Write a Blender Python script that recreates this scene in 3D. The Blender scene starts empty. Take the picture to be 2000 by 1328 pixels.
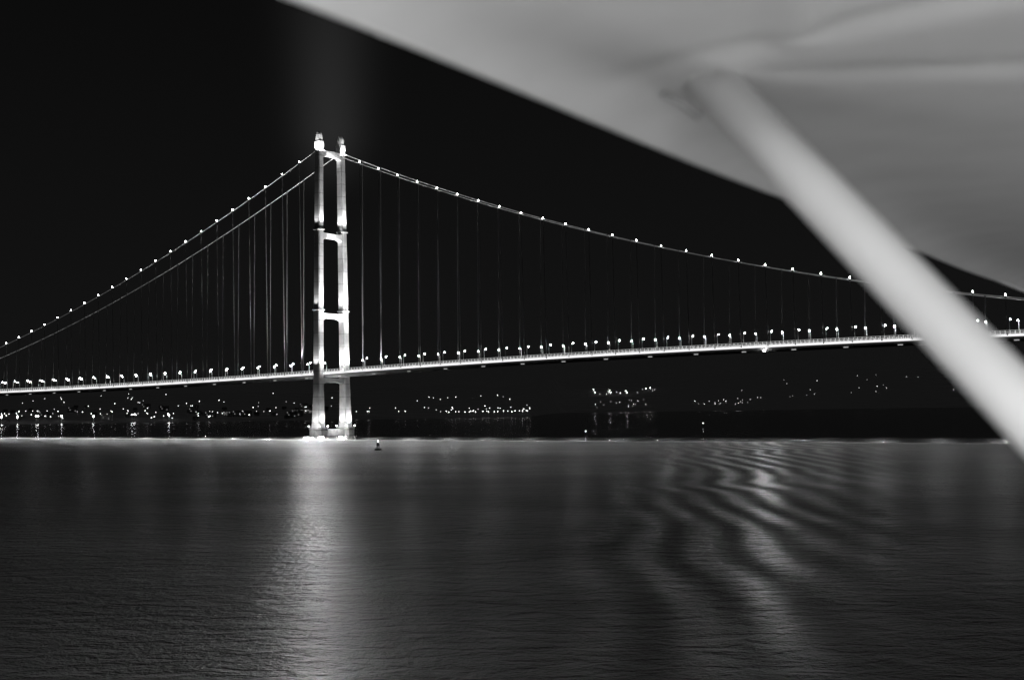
import bpy, bmesh, math, random
from mathutils import Vector, Matrix
random.seed(7)
scn=bpy.context.scene
col=scn.collection
CAMZ=19.1
PHI=math.radians(34)
TX,TY=-150.0,1180.0

# ---------------------------------------------------------------- helpers
def mk(name,verts,faces,mat=None,parent=None,smooth=False,loc=(0,0,0)):
    me=bpy.data.meshes.new(name); me.from_pydata([tuple(v) for v in verts],[],faces); me.update()
    if mat:
        for m in (mat if isinstance(mat,(list,tuple)) else [mat]): me.materials.append(m)
    if smooth:
        for p in me.polygons: p.use_smooth=True
    ob=bpy.data.objects.new(name,me); ob.location=loc; col.objects.link(ob)
    if parent: ob.parent=parent
    return ob
class MB:
    def __init__(s): s.v=[];s.f=[];s.m=[]
    def add(s,vs,fs,mi=0):
        o=len(s.v); s.v+= [tuple(v) for v in vs]; s.f+=[tuple(i+o for i in f) for f in fs]; s.m+=[mi]*len(fs)
    def box(s,c,d,mi=0):
        x,y,z=c; a,b,h=d[0]/2,d[1]/2,d[2]/2
        vs=[(x-a,y-b,z-h),(x+a,y-b,z-h),(x+a,y+b,z-h),(x-a,y+b,z-h),(x-a,y-b,z+h),(x+a,y-b,z+h),(x+a,y+b,z+h),(x-a,y+b,z+h)]
        s.add(vs,[(0,3,2,1),(4,5,6,7),(0,1,5,4),(1,2,6,5),(2,3,7,6),(3,0,4,7)],mi)
    def rings(s,rings,mi=0,caps=True,closed=True):
        n=len(rings[0]); vs=[p for r in rings for p in r]; fs=[]
        for i in range(len(rings)-1):
            for j in range(n if closed else n-1):
                k=(j+1)%n
                fs.append((i*n+j,i*n+k,(i+1)*n+k,(i+1)*n+j))
        if caps:
            fs.append(tuple(range(n-1,-1,-1))); fs.append(tuple((len(rings)-1)*n+j for j in range(n)))
        s.add(vs,fs,mi)
    def tube(s,pts,rad,n=8,mi=0):
        pts=[Vector(p) for p in pts]; R=[]
        for i,p in enumerate(pts):
            t=(pts[min(i+1,len(pts)-1)]-pts[max(i-1,0)]).normalized()
            u=t.cross(Vector((0.03,0.02,1))); 
            if u.length<1e-2: u=t.cross(Vector((0,1,0)))
            u.normalize(); w=t.cross(u)
            r=rad[i] if isinstance(rad,(list,tuple)) else rad
            R.append([p+u*r*math.cos(2*math.pi*j/n)+w*r*math.sin(2*math.pi*j/n) for j in range(n)])
        s.rings(R,mi)
    def ball(s,c,r,mi=0,seg=8,rg=5):
        rx,ry,rz=r if isinstance(r,(list,tuple)) else (r,r,r)
        R=[]
        for i in range(1,rg):
            th=math.pi*i/rg
            R.append([(c[0]+rx*math.sin(th)*math.cos(2*math.pi*j/seg),c[1]+ry*math.sin(th)*math.sin(2*math.pi*j/seg),c[2]-rz*math.cos(th)) for j in range(seg)])
        s.rings(R,mi)
    def obj(s,name,mats,parent=None,smooth=False,loc=(0,0,0)):
        ob=mk(name,s.v,s.f,mats,parent,smooth,loc)
        for p,m in zip(ob.data.polygons,s.m): p.material_index=m
        bm=bmesh.new(); bm.from_mesh(ob.data); bmesh.ops.recalc_face_normals(bm,faces=bm.faces); bm.to_mesh(ob.data); bm.free()
        return ob

def mat(name,c=0.5,rough=0.6,emit=0,noise=None,metal=0,bump=0.0):
    m=bpy.data.materials.new(name); m.use_nodes=True; nt=m.node_tree
    b=nt.nodes['Principled BSDF']
    b.inputs['Base Color'].default_value=(c,c,c,1); b.inputs['Roughness'].default_value=rough; b.inputs['Metallic'].default_value=metal
    if noise:
        sc,amt=noise
        tc=nt.nodes.new('ShaderNodeTexCoord'); n=nt.nodes.new('ShaderNodeTexNoise'); n.inputs['Scale'].default_value=sc; n.inputs['Detail'].default_value=6
        r=nt.nodes.new('ShaderNodeMapRange'); r.inputs['From Min'].default_value=.3; r.inputs['From Max'].default_value=.7
        r.inputs['To Min'].default_value=c*(1-amt); r.inputs['To Max'].default_value=min(c*(1+amt),.95)
        nt.links.new(tc.outputs['Object'],n.inputs['Vector']); nt.links.new(n.outputs[0],r.inputs[0]); nt.links.new(r.outputs[0],b.inputs['Base Color'])
        if bump:
            bp=nt.nodes.new('ShaderNodeBump'); bp.inputs['Distance'].default_value=bump; nt.links.new(n.outputs[0],bp.inputs['Height']); nt.links.new(bp.outputs[0],b.inputs['Normal'])
    if emit:
        b.inputs['Emission Color'].default_value=(1,1,1,1); b.inputs['Emission Strength'].default_value=emit
    return m

# ---------------------------------------------------------------- materials
M_steel=mat('painted_tower_steel',.58,.5,noise=(.12,.22))
def add_seams(m,period):
    nt=m.node_tree; b=nt.nodes['Principled BSDF']; src=b.inputs['Base Color'].links[0].from_socket
    tc=nt.nodes.new('ShaderNodeTexCoord'); sp=nt.nodes.new('ShaderNodeSeparateXYZ'); nt.links.new(tc.outputs['Object'],sp.inputs[0])
    d=nt.nodes.new('ShaderNodeMath'); d.operation='DIVIDE'; d.inputs[1].default_value=period; nt.links.new(sp.outputs['Z'],d.inputs[0])
    f=nt.nodes.new('ShaderNodeMath'); f.operation='FRACT'; nt.links.new(d.outputs[0],f.inputs[0])
    g=nt.nodes.new('ShaderNodeMath'); g.operation='GREATER_THAN'; g.inputs[1].default_value=.05; nt.links.new(f.outputs[0],g.inputs[0])
    r=nt.nodes.new('ShaderNodeMapRange'); r.inputs['To Min'].default_value=.6; nt.links.new(g.outputs[0],r.inputs[0])
    mu=nt.nodes.new('ShaderNodeMath'); mu.operation='MULTIPLY'; nt.links.new(src,mu.inputs[0]); nt.links.new(r.outputs[0],mu.inputs[1])
    nt.links.new(mu.outputs[0],b.inputs['Base Color'])
add_seams(M_steel,10.5)
M_conc=mat('pier_concrete',.42,.85,noise=(.3,.3))
M_girder=mat('girder_paint',.35,.5,noise=(.1,.2))
M_asph=mat('asphalt',.05,.9,noise=(.4,.3))
M_rail=mat('glowing_railing_paint',.7,.5,noise=(.2,.1),emit=.42)  # emission stands in for lamplight on the outward rail faces
M_paint=mat('road_marking_paint',.7,.6,noise=(.2,.1))
M_strip=mat('edge_light_glass',.8,.4,emit=1.1)
M_dash=mat('soffit_light_glass',.8,.4,emit=.7)
M_cable=mat('cable_white_wrap_glow',.7,.5,noise=(.2,.1),emit=.05)  # slight emission put in so the cable reads as lit along its length
M_hang=mat('hanger_sheath',.16,.5,noise=(.2,.1))
M_clight=mat('cable_light_glass',.8,.3,emit=55)
M_lhead=mat('street_lamp_glass',.8,.3,emit=180)
M_pole=mat('galvanised_pole',.7,.5,noise=(1,.2))
M_flood=mat('floodlight_glass',.8,.3,emit=12)
M_black=mat('dark_housing',.05,.5,noise=(1,.2))
M_nav=mat('navigation_light_glass',.8,.3,emit=30)

# ---------------------------------------------------------------- bridge
bridge=bpy.data.objects.new('suspension_bridge',None); col.objects.link(bridge)
bridge.location=(TX,TY,0); bridge.rotation_euler=(0,0,-PHI)
bridge['label']='floodlit suspension bridge crossing dark water with twin-legged tower'; bridge['category']='bridge'
def deckz(s):
    return 51.3+.0312*s-2.7e-5*s*s if s>0 else 51.3+.028*s+2.4e-5*s*s
def cabz(s):
    t=abs(s)
    return 237.3-.4116*t+2.395e-4*t*t if s>0 else 237.3-.4591*t+2.44e-4*t*t
def legoff(z): return 17.0-3.5*min(z,237)/237.0
def legw(z):
    if z<48: 
        k=(z-6)/42; return (8.8-2.1*k**.7 , 8.6-2.1*k**.7)
    k=(z-48)/190; return (6.7-1.2*k,6.5-1.1*k)
def octo(cx,cy,z,wx,wy,ch):
    a,b=wx/2,wy/2
    return [(cx-a+ch,cy-b,z),(cx+a-ch,cy-b,z),(cx+a,cy-b+ch,z),(cx+a,cy+b-ch,z),(cx+a-ch,cy+b,z),(cx-a+ch,cy+b,z),(cx-a,cy+b-ch,z),(cx-a,cy-b+ch,z)]
t=MB()
for sg in (-1,1):
    R=[]
    for z in [6.5,10,16,24,34,48,70,100,130,160,190,215,237]:
        wx,wy=legw(z); R.append(octo(0,sg*legoff(z),z,wx,wy,.7))
    t.rings(R)
tower=t.obj('tower',[M_steel],bridge); tower['label']='white twin-legged portal tower'
for (zt,zb,hz) in [(236,231.8,1.8),(167,163.2,2.2),(100.5,96.6,2.4),(47.0,43.6,1.6)]:
    b=MB(); R=[]; Nn=24
    hw=legw(zt)[1]/2
    y0=-(legoff(zt)-hw+.3); y1=-y0
    for i in range(Nn+1):
        u=i/Nn*2-1; y=y0+(y1-y0)*i/Nn
        e=abs(u)**5
        top=zt+ (hz*.35*e); bot=zb-hz*e
        w=2.4
        R.append([(-w,y,bot),(w,y,bot),(w,y,top),(-w,y,top)])
    b.rings(R); b.obj('cross_beam',[M_steel],tower)
for sg in (-1,1):
    for z in (169,102.5):
        b=MB(); wx,wy=legw(z); y=sg*legoff(z)
        b.rings([octo(0,y,z,wx+.4,wy+.4,.7),octo(0,y,z+.4,wx+1.9,wy+1.9,.9),octo(0,y,z+1.1,wx+1.9,wy+1.9,.9),octo(0,y,z+1.3,wx+.4,wy+.4,.7)])
        b.obj('ledge',[M_steel],tower)
    b=MB(); y=sg*13.5
    b.rings([octo(0,y,237,6.6,6.2,.6),octo(0,y,243,6.3,5.9,.6),octo(0,y,243.6,5.2,4.9,.7),octo(0,y,248.6,4.6,4.3,.9),octo(0,y,250.4,3.7,3.4,1.0),octo(0,y,251.4,1.9,1.7,.5)])
    b.obj('saddle_housing',[M_steel],tower)
b=MB()
for sg in (-1,1):
    b.rings([octo(0,sg*17,-8,13,12.4,2.8),octo(0,sg*17,4.6,13,12.4,2.8),octo(0,sg*17,5.0,13.8,13.2,2.8),octo(0,sg*17,6.5,13.8,13.2,2.8)])
b.box((0,0,1.2),(8,21.5,8))
b.obj('pier_base',[M_conc],tower)
for sg in (-1,1):
    for dx in (-5.6,5.6):
        for dy in (-5.2,5.2):
            b=MB(); b.box((0,0,.4),(.9,.9,.8),0); b.ball((0,0,1.15),.65,1); b.obj('floodlight',[M_black,M_flood],tower,False,(dx,sg*17+dy,6.5))

# deck
S=[-640+10*i for i in range(0,146)]
HW=11.6
b=MB(); R=[]
for s in S:
    z=deckz(s)
    R.append([(s,-HW,z-.4),(s,-HW+1.5,z-2.6),(s,-HW+5,z-3.6),(s,HW-5,z-3.6),(s,HW-1.5,z-2.6),(s,HW,z-.4),(s,HW,z),(s,-HW,z)])
b.rings(R); deck=b.obj('deck',[M_girder],bridge)
b=MB()
for lo,hi in((-9.6,-.6),(.6,9.6)):
    b.rings([[(s,lo,deckz(s)+.012),(s,hi,deckz(s)+.012)] for s in S],closed=False,caps=False)
b.obj('road_surface',[M_asph],deck)
b=MB()
for o in (-9,-5.1,-1.2,1.2,5.1,9):
    if abs(o)==5.1:
        for i in range(0,240):
            s=-640+i*6.0
            b.add([(s,o-.1,deckz(s)+.03),(s+3,o-.1,deckz(s+3)+.03),(s+3,o+.1,deckz(s+3)+.03),(s,o+.1,deckz(s)+.03)],[(0,1,2,3)])
    else: b.rings([[(s,o-.1,deckz(s)+.03),(s,o+.1,deckz(s)+.03)] for s in S],closed=False,caps=False)
b.obj('lane_marking',[M_paint],deck)
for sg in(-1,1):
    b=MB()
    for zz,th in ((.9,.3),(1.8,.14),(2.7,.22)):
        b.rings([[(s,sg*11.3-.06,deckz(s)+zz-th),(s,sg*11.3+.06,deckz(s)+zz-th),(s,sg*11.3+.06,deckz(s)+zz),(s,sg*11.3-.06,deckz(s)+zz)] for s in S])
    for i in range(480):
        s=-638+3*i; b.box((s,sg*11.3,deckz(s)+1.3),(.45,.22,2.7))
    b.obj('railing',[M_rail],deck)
    b=MB()
    b.rings([[(s,sg*11.66,deckz(s)-1.1),(s,sg*11.74,deckz(s)-1.1),(s,sg*11.74,deckz(s)+.3),(s,sg*11.66,deckz(s)+.3)] for s in S])
    b.obj('edge_light_strip',[M_strip],deck)
for i in range(34):
    s=-560+36.0*i; z=deckz(s); b=MB(); b.box((0,0,-.2),(3.2,.3,.3),0); b.box((0,.3,-.12),(3.4,.3,.24),1); b.obj('soffit_light',[M_dash,M_black],deck,False,(s,-8.5,z-3.2))
b=MB()
b.rings([[(s,-.35,deckz(s)),(s,.35,deckz(s)),(s,.15,deckz(s)+.9),(s,-.15,deckz(s)+.9)] for s in S]); b.obj('median_barrier',[M_conc],deck)
b=MB(); b.box((0,0,.5),(.8,.8,1.0),0); b.ball((0,0,-.4),(.9,.9,.7),1); b.obj('navigation_light',[M_black,M_nav],deck,False,(392,-11.2,deckz(392)-2.9))

# cables
for sg in(-1,1):
    pts=[(s,sg*13.45,cabz(s)+.0) for s in range(-640,0,12)]+[(0,sg*13.45,237.4)]+[(s,sg*13.45,cabz(s)) for s in range(12,800,12)]
    b=MB(); b.tube(pts,.32,8); c=b.obj('main_cable',[M_cable],bridge,True)
    if sg<0:
        near=c
b=MB(); b.box((0,0,.3),(.7,.8,.5),0); b.ball((0,0,1.0),(.42,.42,.7),1)
cl0=b.obj('cable_light',[M_black,M_clight],near,True)
ss=[4.3+19.54*k for k in range(1,33)]+[-(2.9+19.42*k) for k in range(1,29)]
for i,s in enumerate(ss):
    o=cl0 if i==0 else cl0.copy()
    if i: col.objects.link(o); o.parent=near
    o.location=(s,-13.45,cabz(s)+.3)
# hangers
for sg in(-1,1):
    rr=[4.3+19.54*k for k in range(1,29 if sg<0 else 28)]+[-(2.9+19.42*k) for k in range(1,23 if sg<0 else 24)]
    for s in rr:
        b=MB()
        for d in(-.2,.2): b.tube([(d,0,0),(d,-sg*1.9,deckz(s)-cabz(s)-.2)],.095,6)
        b.box((0,0,0),(1.1,.9,1.0)); b.box((0,-sg*1.85,deckz(s)-cabz(s)-.1),(1.0,.5,.7))
        b.obj('hanger',[M_hang],bridge,False,(s,sg*13.45,cabz(s)))

# street lamps on bridge
def lampmesh():
    b=MB(); b.box((0,0,.3),(.5,.5,.6),0)
    pts=[(0,0,0),(0,0,4),(0,0,8.4)]; rad=[.25,.21,.17]
    for i in range(1,7):
        a=i/6*math.pi/2; pts.append((0,1.6*(1-math.cos(a)),8.4+1.5*math.sin(a))); rad.append(.12)
    b.tube(pts,rad,6)
    pole=b.obj('street_lamp',[M_pole],None,True)
    h=MB(); h.box((0,2.1,10.0),(.5,1.4,.2),0); h.ball((0,2.1,9.55),(.34,.44,.5),1)
    hd=h.obj('lamp_head',[M_black,M_lhead],pole,True)
    return pole,hd
pole,hd=lampmesh()
cb,sb=math.cos(PHI),math.sin(PHI)
def W(s,o,z=0): return (TX+cb*s+sb*o, TY-sb*s+cb*o, z)
first=True
for sg in(-1,1):
    for s in [6.6+19.5*k for k in range(1,31)]+[-(15.2+19.4*k) for k in range(0,24)]:
        if first: p,h=pole,hd; first=False
        else:
            p=pole.copy(); h=hd.copy(); col.objects.link(p); col.objects.link(h); h.parent=p
        p.location=W(s,sg*10.9,deckz(s)); p.rotation_euler=(0,0,-PHI+(0 if sg<0 else math.pi))
        p['label']='lit street lamp with curved arm on the bridge deck'; p['category']='street lamp'; p['group']='street lamps along the bridge deck'

# floodlights, then added fill lights for the pier and water
def spotw(a,t_,P,ang=60,blend=.8,rad=.5):
    a=Vector(a); t_=Vector(t_)
    l=bpy.data.lights.new('flood_or_fill_spot','SPOT'); l.energy=P; l.spot_size=math.radians(ang); l.spot_blend=blend; l.shadow_soft_size=rad
    ob=bpy.data.objects.new('flood_or_fill_spot',l); col.objects.link(ob); ob.location=a
    ob.rotation_euler=(t_-a).to_track_quat('-Z','Y').to_euler()
def spot(s,o,z,ts,to,tz,P,ang=60,blend=.8,rad=.5): spotw(W(s,o,z),W(ts,to,tz),P,ang,blend,rad)
for sg in(-1,1):
    k=1.0 if sg<0 else 1.65
    for (z0,d,tz,P) in [(8,6.6,42,1.8e4),(54,8,92,5.0e4),(104,7,150,3.4e4),(171,7,222,3.4e4)]:
        y=sg*legoff(z0)
        yt=sg*legoff(tz)
        spot(d,y,z0,0,yt,tz,P*1.1*k,75)
        spot(0,y-d,z0,0,yt,tz,P*(.24 if sg<0 else .75),75)
        if sg<0: spot(0,y+d,z0,0,yt,tz,P*.6,75)
    spot(45,sg*9,56,0,sg*14.5,150,4.2e5*k,70)
    spot(-45,sg*9,56,0,sg*14.5,150,1.0e5,70)
    spot(7,sg*13.5-2,233,0,sg*13.5,246,3.4e4,85)
    spot(2,sg*13.5-8,233,0,sg*13.5,246,3.0e4,80)
    spot(14,sg*13.4,62,70,sg*13.2,145,4.6e5,88)
    spot(-14,sg*13.4,62,-80,sg*13.2,150,5.0e5,84)
def pt(loc,P,r=1.0,name='reflection_fill'):
    l=bpy.data.lights.new(name,'POINT'); l.energy=P; l.shadow_soft_size=r
    ob=bpy.data.objects.new(name,l); col.objects.link(ob); ob.location=loc
pt(W(9,-2,60),2.0e4); pt(W(9,0,11),6e3); pt(W(-9,-13,9),5e3)  # added point lights that strengthen the tower's reflection in the water
pt(W(6,-31,11),7e3,.4,'pier_fill'); pt(W(14,0,9),5e3,.4,'pier_fill')  # added unsupported fill lights that brighten the pier front
for zt in (230,162,95): spot(5.5,-4,zt-3,0,0,zt+3.5,1.1e4,120,.6,.3)
def toward(s,o,z,dep,P,ang,blend=.7,rad=.4):
    a=Vector(W(s,o,z)); d=Vector((-a.x,-a.y,0)).normalized()
    spotw(a,a+d*100-Vector((0,0,100*math.tan(math.radians(dep)))),P,ang,blend,rad)
for s_ in (-6,10):  # added unseen spots facing the viewer, feeding the tower's reflection column
    toward(s_,-24.5,9,2.5,1.4e5,30,.6,1.0)
    toward(s_,-24,40,12,2.2e5,24,.7,1.0)
toward(392,-12.8,deckz(392)-4,9,5.0e4,24,.8,.8)
# added unseen spots under the deck, aimed at the viewer, brightening the water band
for i in range(28):
    s=-480+38*i; 
    if abs(s)<12: continue
    f_=1.0 if s<60 else max(.30,1.0-.0035*(s-60))
    toward(s,-11.0,deckz(s)-4.6,19,1.7e5*f_,32)
    if i%2: toward(s,-11.0,deckz(s)-4.6,9,1.8e4*f_,20)

# ---------------------------------------------------------------- beam glow in haze, put in as an emissive volume
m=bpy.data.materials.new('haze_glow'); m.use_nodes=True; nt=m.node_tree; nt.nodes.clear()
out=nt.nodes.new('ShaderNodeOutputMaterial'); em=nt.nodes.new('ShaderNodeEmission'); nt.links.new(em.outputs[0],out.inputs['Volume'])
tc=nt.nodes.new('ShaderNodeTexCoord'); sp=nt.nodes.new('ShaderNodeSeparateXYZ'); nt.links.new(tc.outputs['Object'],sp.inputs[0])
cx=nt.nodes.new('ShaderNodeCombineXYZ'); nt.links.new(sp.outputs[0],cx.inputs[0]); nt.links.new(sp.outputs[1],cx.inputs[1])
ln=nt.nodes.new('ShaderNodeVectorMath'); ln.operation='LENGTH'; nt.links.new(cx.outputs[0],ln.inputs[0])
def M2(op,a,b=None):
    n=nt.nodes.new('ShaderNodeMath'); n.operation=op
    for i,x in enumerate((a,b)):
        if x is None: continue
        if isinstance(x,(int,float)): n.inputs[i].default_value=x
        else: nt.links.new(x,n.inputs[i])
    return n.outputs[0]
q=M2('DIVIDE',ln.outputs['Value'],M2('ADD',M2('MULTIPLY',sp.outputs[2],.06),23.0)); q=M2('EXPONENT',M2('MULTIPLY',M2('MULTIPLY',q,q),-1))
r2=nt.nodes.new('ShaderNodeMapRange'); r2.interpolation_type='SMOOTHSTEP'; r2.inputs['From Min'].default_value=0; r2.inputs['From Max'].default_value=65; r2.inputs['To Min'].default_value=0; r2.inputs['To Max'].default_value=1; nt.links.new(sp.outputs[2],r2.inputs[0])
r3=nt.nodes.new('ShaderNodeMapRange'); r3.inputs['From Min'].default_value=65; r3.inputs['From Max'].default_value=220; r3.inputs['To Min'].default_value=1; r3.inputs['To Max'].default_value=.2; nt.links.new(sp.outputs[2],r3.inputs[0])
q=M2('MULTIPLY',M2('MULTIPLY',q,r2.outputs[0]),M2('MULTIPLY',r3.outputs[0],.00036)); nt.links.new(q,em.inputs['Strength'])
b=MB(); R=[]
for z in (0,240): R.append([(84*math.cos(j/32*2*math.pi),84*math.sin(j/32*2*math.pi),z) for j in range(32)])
b.rings(R); hz=b.obj('emissive_haze_beam',[m],None,False,(TX,TY,190)); hz['kind']='structure'

# ---------------------------------------------------------------- water
mw=bpy.data.materials.new('night_sea'); mw.use_nodes=True; nt=mw.node_tree; bs=nt.nodes['Principled BSDF']
bs.inputs['Base Color'].default_value=(.004,.004,.004,1); bs.inputs['IOR'].default_value=1.33
def N(t,**k):
    n=nt.nodes.new(t)
    for a,v in k.items(): setattr(n,a,v)
    return n
def math_(op,a,b=None,c=None):
    n=N('ShaderNodeMath',operation=op)
    for i,x in enumerate((a,b,c)):
        if x is None: continue
        if isinstance(x,(int,float)): n.inputs[i].default_value=x
        else: nt.links.new(x,n.inputs[i])
    return n.outputs[0]
def mrange(x,a,b_,c,d,sm=False):
    r=N('ShaderNodeMapRange'); 
    if sm: r.interpolation_type='SMOOTHSTEP'
    for i,v in enumerate((a,b_,c,d)): r.inputs[i+1].default_value=v
    nt.links.new(x,r.inputs[0]); return r.outputs[0]
tc=N('ShaderNodeTexCoord'); P=tc.outputs['Object']
sp=N('ShaderNodeSeparateXYZ'); nt.links.new(P,sp.inputs[0]); X,Y=sp.outputs[0],sp.outputs[1]
def noise(scale,detail=2,sx=1,sy=1,dist=0,rot=.35):
    mp=N('ShaderNodeMapping'); mp.inputs['Scale'].default_value=(sx,sy,1); mp.inputs['Rotation'].default_value=(0,0,rot); nt.links.new(P,mp.inputs[0])
    n=N('ShaderNodeTexNoise'); n.noise_dimensions='2D'; n.inputs['Scale'].default_value=scale; n.inputs['Detail'].default_value=detail; n.inputs['Distortion'].default_value=dist
    nt.links.new(mp.outputs[0],n.inputs['Vector']); return n.outputs[0]
D=math_('ADD',math_('SUBTRACT',math_('ADD',Y,math_('MULTIPLY',X,.9)),880),math_('MULTIPLY',math_('SUBTRACT',noise(.03,3),.5),30))
calm=mrange(D,-1,1,0,1)
ruff=math_('SUBTRACT',1,calm)
wob=noise(.010,1)
cx_=math_('ADD',math_('SUBTRACT',X,math_('MULTIPLY',math_('SUBTRACT',Y,200),.03)),math_('MULTIPLY',wob,22))
wave=math_('SINE',math_('MULTIPLY',cx_,2*math.pi/9.0))
tr=math_('SUBTRACT',X,math_('ADD',math_('MULTIPLY',math_('SUBTRACT',Y,150),.19),22))
wid=math_('ADD',math_('MULTIPLY',Y,.05),6)
g=math_('DIVIDE',tr,wid); g=math_('MULTIPLY',g,g); g=math_('EXPONENT',math_('MULTIPLY',g,-1))
g=math_('MULTIPLY',g,mrange(Y,100,190,.5,1,True))
wg=math_('MULTIPLY',wave,g)
rg=math_('ADD',mrange(Y,90,500,.35,.43),mrange(D,-420,-10,0,.18))
gust=math_('SUBTRACT',noise(.022,4,.5,1.3,.4,.9),.5)
rg=math_('ADD',rg,math_('MULTIPLY',gust,.16))
rg=math_('SUBTRACT',rg,math_('MULTIPLY',wg,.12))
rg=math_('MAXIMUM',rg,.287)
rg=math_('ADD',math_('MULTIPLY',rg,ruff),math_('MULTIPLY',calm,.13))
nt.links.new(rg,bs.inputs['Roughness'])
h=math_('MULTIPLY',noise(1.6,3,.9,1.0,.3,.5),.44)
h=math_('ADD',h,math_('MULTIPLY',noise(.27,3,.8,1.2,.5),1.35))
h=math_('ADD',h,math_('MULTIPLY',noise(4.5,3,1,1,.2,-.3),.20))
h=math_('MULTIPLY',h,math_('MULTIPLY',mrange(Y,100,700,1,1.7),mrange(D,-40,-2,1,.08,True)))
h=math_('ADD',h,math_('MULTIPLY',wg,.58))
bp=N('ShaderNodeBump'); bp.inputs['Distance'].default_value=1; bp.inputs['Strength'].default_value=1; nt.links.new(h,bp.inputs['Height']); nt.links.new(bp.outputs[0],bs.inputs['Normal'])
wv=mk('water',[(-9000,-300,0),(9000,-300,0),(9000,16000,0),(-9000,16000,0)],[(0,1,2,3)],mw); wv['kind']='structure'

# ---------------------------------------------------------------- far land
from mathutils import noise as mn
def hland(x,y):
    r=x/y
    sh=3520+140*mn.noise(Vector((x/420,1.3,0)))
    k=max(0,min(1,(r-.012)/.022)); 
    sh=sh*(1-k)+k*(7050+160*mn.noise(Vector((x/600,5,0))))
    d=y-sh
    if d<0: return max(-6,d*.1)
    n=mn.fractal(Vector((x/900,y/900,0)),1.0,2.0,5)
    k2=max(0,min(1,(r+.06)/.16)); k2=k2*k2*(3-2*k2)
    zl=min(d,120)*.02+max(0,d-120)*.034
    z=zl+(d*.12-zl)*k if r>.012 else zl
    z=min(z,115+125*k2)
    return z*(1+.35*n)+1
M_land=mat('hillside_haze_glow',.10,.95,noise=(.01,.5),bump=1.0,emit=.0060)  # weak emission stands in for haze over the hills
vs=[];fs=[];nx,ny=240,110
for j in range(ny):
    for i in range(nx):
        y=3200+ (10200-3200)*(j/(ny-1))**1.3; r=-.52+1.04*i/(nx-1); x=r*y
        vs.append((x,y,hland(x,y)))
for j in range(ny-1):
    for i in range(nx-1): k=j*nx+i; fs.append((k,k+1,k+nx+1,k+nx))
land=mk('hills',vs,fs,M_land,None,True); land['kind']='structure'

# far lamps
EM=(2,5,10,34); LM=[mat('shore_lamp_glass',.8,.3,emit=e_) for e_ in EM]
def farbuild(b,o,mi=1):
    x,y,z=o
    b.tube([(x,y,z),(x,y,z+7)],.25,5,0); b.box((x,y,z+7.2),(1.6,.8,.3),0); b.ball((x,y,z+8.1),(1.0,1.0,.9),mi,6,4)
protos=[]
for lm in LM:
    b=MB(); farbuild(b,(0,0,0)); protos.append(b.obj('street_lamp',[M_pole,lm],None))
used=[False]*4
PL=[]
def place(r,y,cls,lab,grp):
    x=r*y; z=hland(x,y)
    if z<.3: return
    PL.append((x,y,z,cls,lab,grp))
L1='small lit lamp on the dark far shore'; G1='lamps scattered over the far shore'
def rat(px): return (px-1000)/2778
cl=[(c,random.uniform(3580,3900)) for c in (5,38,75,118,180,262,330)]
for i in range(62):
    c,yy=random.choice(cl)
    if i<14: place(rat(cl[i%7][0]+random.uniform(-6,6)),3570+random.uniform(0,200),3,'bright lamp standing by the far waterfront',G1)
    else: place(rat(c+random.gauss(0,30)),yy+random.uniform(-20,600),random.choice((0,1,1,2,2)),L1,G1)
for i in range(22): place(rat(random.uniform(380,600)),random.uniform(3620,4200),random.choice((0,1,2)),L1,G1)
for i in range(72):
    place(rat(random.uniform(-30,1000)),random.uniform(4000,5900),random.choice((0,1,1,1,2,2)),L1,G1)
for i in range(26):
    place(rat(random.uniform(690,1035)),random.uniform(3850,4400),random.choice((0,1,1,2)),L1,G1)
for i in range(20):
    place(rat(870+8.4*i+random.uniform(-4,4)),3800+random.uniform(0,90),random.choice((1,1,2,2)),L1,G1)
for i in range(26):
    place(rat(1152+random.random()**1.3*126),8000+random.uniform(-120,120),random.choice((1,2,2,3)),'lit lamp in a cluster on the dark hill','lamps clustered on the far hillside')
for i in range(40):
    place(rat(random.choice((random.uniform(1345,1600),random.uniform(1380,1470),random.uniform(1160,1320)))),random.uniform(7200,7500),random.choice((0,1,2)),L1,G1)
for i in range(22):
    place(rat(random.uniform(1370,1900)),random.uniform(7500,8600),random.choice((0,1,1,2)),L1,G1)
PL.sort(key=lambda p:-(EM[p[3]]**.5)/p[1])
for (x,y,z,cls,lab,grp) in PL[:186]:
    if not used[cls]: o=protos[cls]; used[cls]=True
    else: o=protos[cls].copy(); col.objects.link(o)
    if 'bright' in lab: o.scale=(1.5,1.5,1.7)
    o.location=(x,y,z); o['label']=lab; o['category']='street lamp'; o['group']=grp
for i in range(4):
    if not used[i]: bpy.data.objects.remove(protos[i])
b=MB()
for (x,y,z,cls,lab,grp) in PL[186:]: farbuild(b,(x,y,z),1+cls)
o=b.obj('street_lamps',[M_pole]+LM); o['kind']='stuff'; o['label']='many faint tiny lamps across the far shore'; o['category']='street lamps'

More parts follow.
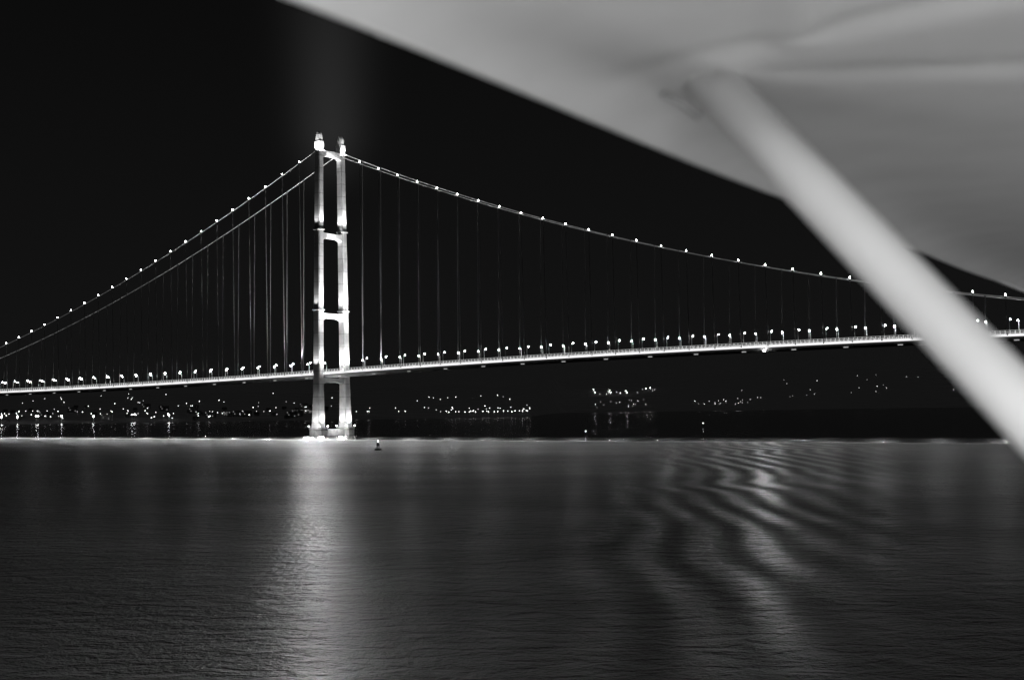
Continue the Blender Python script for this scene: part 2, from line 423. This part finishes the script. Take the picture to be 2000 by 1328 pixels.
# houses
M_wall=mat('plaster_wall',.3,.9,noise=(.5,.2)); M_roof=mat('roof_tile',.12,.9,noise=(.8,.3)); M_win=mat('lit_window',.5,.3,emit=.8); M_dwin=mat('dark_window',.03,.2,noise=(1,.2))
def house(w,d,hh,fl,flat,pr=.1):
    b=MB(); b.box((0,0,hh/2-1),(w,d,hh+2),0)
    if flat: b.box((0,0,hh+.35),(w+.6,d+.6,.7),1)
    else: b.add([(-w/2-.5,-d/2-.5,hh+.01),(w/2+.5,-d/2-.5,hh+.01),(w/2+.5,d/2+.5,hh+.01),(-w/2-.5,d/2+.5,hh+.01),(-w/2-.5,0,hh+3),(w/2+.5,0,hh+3)],[(0,1,5,4),(2,3,4,5),(0,4,3),(1,2,5),(0,3,2,1)],1)
    n=int(w/3.5)
    for f in range(fl):
        for i in range(n):
            b.box((-w/2+(i+.5)*w/n,-d/2-.03,1.7+f*3.0),(1.4,.1,1.4),2 if random.random()<pr else 3)
    b.box((w*.1,-d/2-.05,1.0),(1.0,.12,2.1),3)
    return b.obj('house',[M_wall,M_roof,M_win,M_dwin])
hp=[(house(12,10,6.4,2,False),'two-storey house with pitched roof on the far shore'),(house(26,14,15.5,5,True),'five-storey flat-roofed block on the far shore'),(house(60,20,9,3,True,.4),'long low building with lit windows by the shore')]
uh=[False]*3
for i in range(50):
    c=random.choice((0,0,0,0,1)) if i not in(5,30) else 2
    r=rat(random.uniform(-30,640)); y=random.uniform(3600,4700)
    if c==2: r=rat(458 if i==5 else 590); y=4050
    x=r*y;z=hland(x,y)
    if z<1.2: continue
    ho,lb=hp[c]
    if not uh[c]: o=ho; uh[c]=True
    else: o=ho.copy(); col.objects.link(o)
    o.location=(x,y,z); o.rotation_euler=(0,0,random.uniform(-.5,.5)); o['label']=lb; o['category']='house'; o['group']='houses on the far shore'

# ---------------------------------------------------------------- buoys
M_bl=mat('buoy_lantern_glass',.8,.3,emit=14); M_buoy=mat('buoy_paint',.05,.6,noise=(2,.3))
def buoy(x,y,k):
    b=MB()
    b.rings([[(r*math.cos(j/12*6.283),r*math.sin(j/12*6.283),z) for j in range(12)] for r,z in((1.0,-.8),(1.3,-.2),(1.3,.5),(1.05,.75),(.5,.8))])
    o=b.obj('buoy',[M_buoy],None,False,(x,y,0)); o.scale=(k,k,k)
    f=MB()
    for j in range(4):
        a=j*math.pi/2+.4; f.tube([(.8*math.cos(a),.8*math.sin(a),.7),(.28*math.cos(a),.28*math.sin(a),3.1)],.07,5)
    f.box((0,0,2.2),(1.1,.08,1.0)); f.box((0,0,2.2),(.08,1.1,1.0)); f.box((0,0,3.1),(.8,.8,.1)); f.obj('lattice_tower',[M_buoy],o)
    l=MB(); l.ball((0,0,3.45),(.22,.22,.26)); l.obj('lantern',[M_bl],o,True)
    o['label']='dark channel buoy with a lit lantern on the water'; o['category']='buoy'; o['group']='navigation buoys'
buoy(-67,705,1.3); buoy(49,966,1.1); buoy(176,1320,1.2)

# ---------------------------------------------------------------- ship awning
M_canvas=mat('awning_white_canvas',.60,.8,noise=(3,.05)); M_strut=mat('white_painted_strut',.82,.45,noise=(4,.03)); M_brk=mat('grey_bracket',.22,.5,noise=(4,.05))
E0=Vector((-.47,3.07)); e=Vector((.479,.878)).normalized(); mm_=Vector((e.y,-e.x))
def seg(px,py,ax,ay,bx,by):
    d=Vector((bx-ax,by-ay)); t_=((px-ax)*d.x+(py-ay)*d.y)/d.length_squared; L=d.length; t_=max(0,t_)
    qx,qy=ax+d.x*t_,ay+d.y*t_
    sd=((px-ax)*d.y-(py-ay)*d.x)/L
    return math.hypot(px-qx,py-qy),sd,t_*L
def canz(x,y,q):
    z=CAMZ+1.0-.10*math.exp(-(q/.13)**1.1)
    dA,sA,tA=seg(x,y,.62,4.20,1.60,4.22)
    dB,sB,tB=seg(x,y,.36,4.15,1.25,3.45)
    dC,sC,tC=seg(x,y,.78,3.85,.70,3.2)
    z+=.030*math.exp(-(dA/.08)**2)*min(1,.1+tA)
    z+=.034*math.exp(-(dB/.08)**2)*min(1,.1+tB*1.2)
    z-=.028*math.exp(-(dC/.07)**2)
    z+=.014*math.sin(x*1.3+.4)*math.sin(y*.9)
    return z
qs=[0,.01,.02,.035,.05,.07,.09,.12,.15,.19,.24,.3]+[.3+.03*i for i in range(1,110)]+[4,5,6.5]
ts=[-3.2+.04*i for i in range(170)]+[3.6+.25*i for i in range(1,60)]
vs=[];fs=[]
for tt in ts:
    for q in qs:
        p=E0+e*tt+mm_*q; vs.append((p.x,p.y,canz(p.x,p.y,q)))
nq=len(qs)
for i in range(len(ts)-1):
    for j in range(nq-1): k=i*nq+j; fs.append((k,k+1,k+nq+1,k+nq))
aw=mk('awning',vs,fs,M_canvas,None,True); aw['label']='taut white fabric awning overhanging a ship rail, underside lit'; aw['category']='awning'
md=aw.modifiers.new('s','SOLIDIFY'); md.thickness=.004; md.offset=0
b=MB(); b.tube([(E0+e*tt).to_3d()+Vector((0,0,CAMZ+.925)) for tt in (-3.2,0,3,6,9,12,18)],.024,12); b.obj('edge_hem',[M_strut],aw,True)
b=MB(); top=Vector((.618,4.27,CAMZ+.978)); bot=Vector((1.012,3.1,CAMZ+.097)); dv=bot-top
b.tube([top-dv*.06,top+dv*.5,bot,top+dv*2.2],[.074,.070,.065,.064],32); b.obj('support_strut',[M_strut],aw,True)
b=MB(); b.tube([top+Vector((-.155,-.02,-.035)),top+Vector((-.10,-.02,-.06)),top+Vector((-.04,-.0,-.10))],[.008,.013,.013],12); b.obj('bracket',[M_brk],aw,True)
def area(loc,tgt,size,P):
    l=bpy.data.lights.new('deck_or_fill_light','AREA'); l.size=size; l.energy=P; o=bpy.data.objects.new('deck_or_fill_light',l); col.objects.link(o); o.location=loc
    o.rotation_euler=(Vector(tgt)-Vector(loc)).to_track_quat('-Z','Y').to_euler()
area((1.0,-1.6,CAMZ-1.4),(.5,3.7,CAMZ+.9),2.0,170)
area((5.5,4.0,CAMZ-1.9),(2.2,5,CAMZ+.9),1.5,55)  # this and the next: added out-of-frame fills for the awning's right side
area((9,10.0,CAMZ-2.2),(5,11,CAMZ+.9),1.5,60)
area((-1.15,1.5,CAMZ+.15),(.65,4.1,CAMZ+.75),.5,26)  # added out-of-frame fill that brightens the upper strut

# ---------------------------------------------------------------- world
w=bpy.data.worlds.new('World'); scn.world=w; w.use_nodes=True; nt=w.node_tree; bg=nt.nodes['Background']
tc=nt.nodes.new('ShaderNodeTexCoord'); sp=nt.nodes.new('ShaderNodeSeparateXYZ'); nt.links.new(tc.outputs['Generated'],sp.inputs[0])
r=nt.nodes.new('ShaderNodeValToRGB'); nt.links.new(sp.outputs[2],r.inputs[0])
r.color_ramp.elements[0].position=0; r.color_ramp.elements[0].color=(.0070,.0070,.0070,1)
r.color_ramp.elements[1].position=.3; r.color_ramp.elements[1].color=(.0032,.0032,.0032,1)
nt.links.new(r.outputs[0],bg.inputs[0]); bg.inputs[1].default_value=1

# ---------------------------------------------------------------- camera
cd=bpy.data.cameras.new('camera'); cam=bpy.data.objects.new('camera',cd); col.objects.link(cam)
cd.lens=50; cd.sensor_width=36; cd.clip_start=.05; cd.clip_end=30000
cam.matrix_world=Matrix.Translation((0,0,CAMZ))@Matrix.Rotation(math.radians(92.8),4,'X')@Matrix.Rotation(math.radians(-.8),4,'Z')
cd.dof.use_dof=True; cd.dof.focus_distance=1200; cd.dof.aperture_fstop=1.7
scn.camera=cam
scn.view_settings.view_transform='Standard'; scn.view_settings.look='None'; scn.view_settings.exposure=0
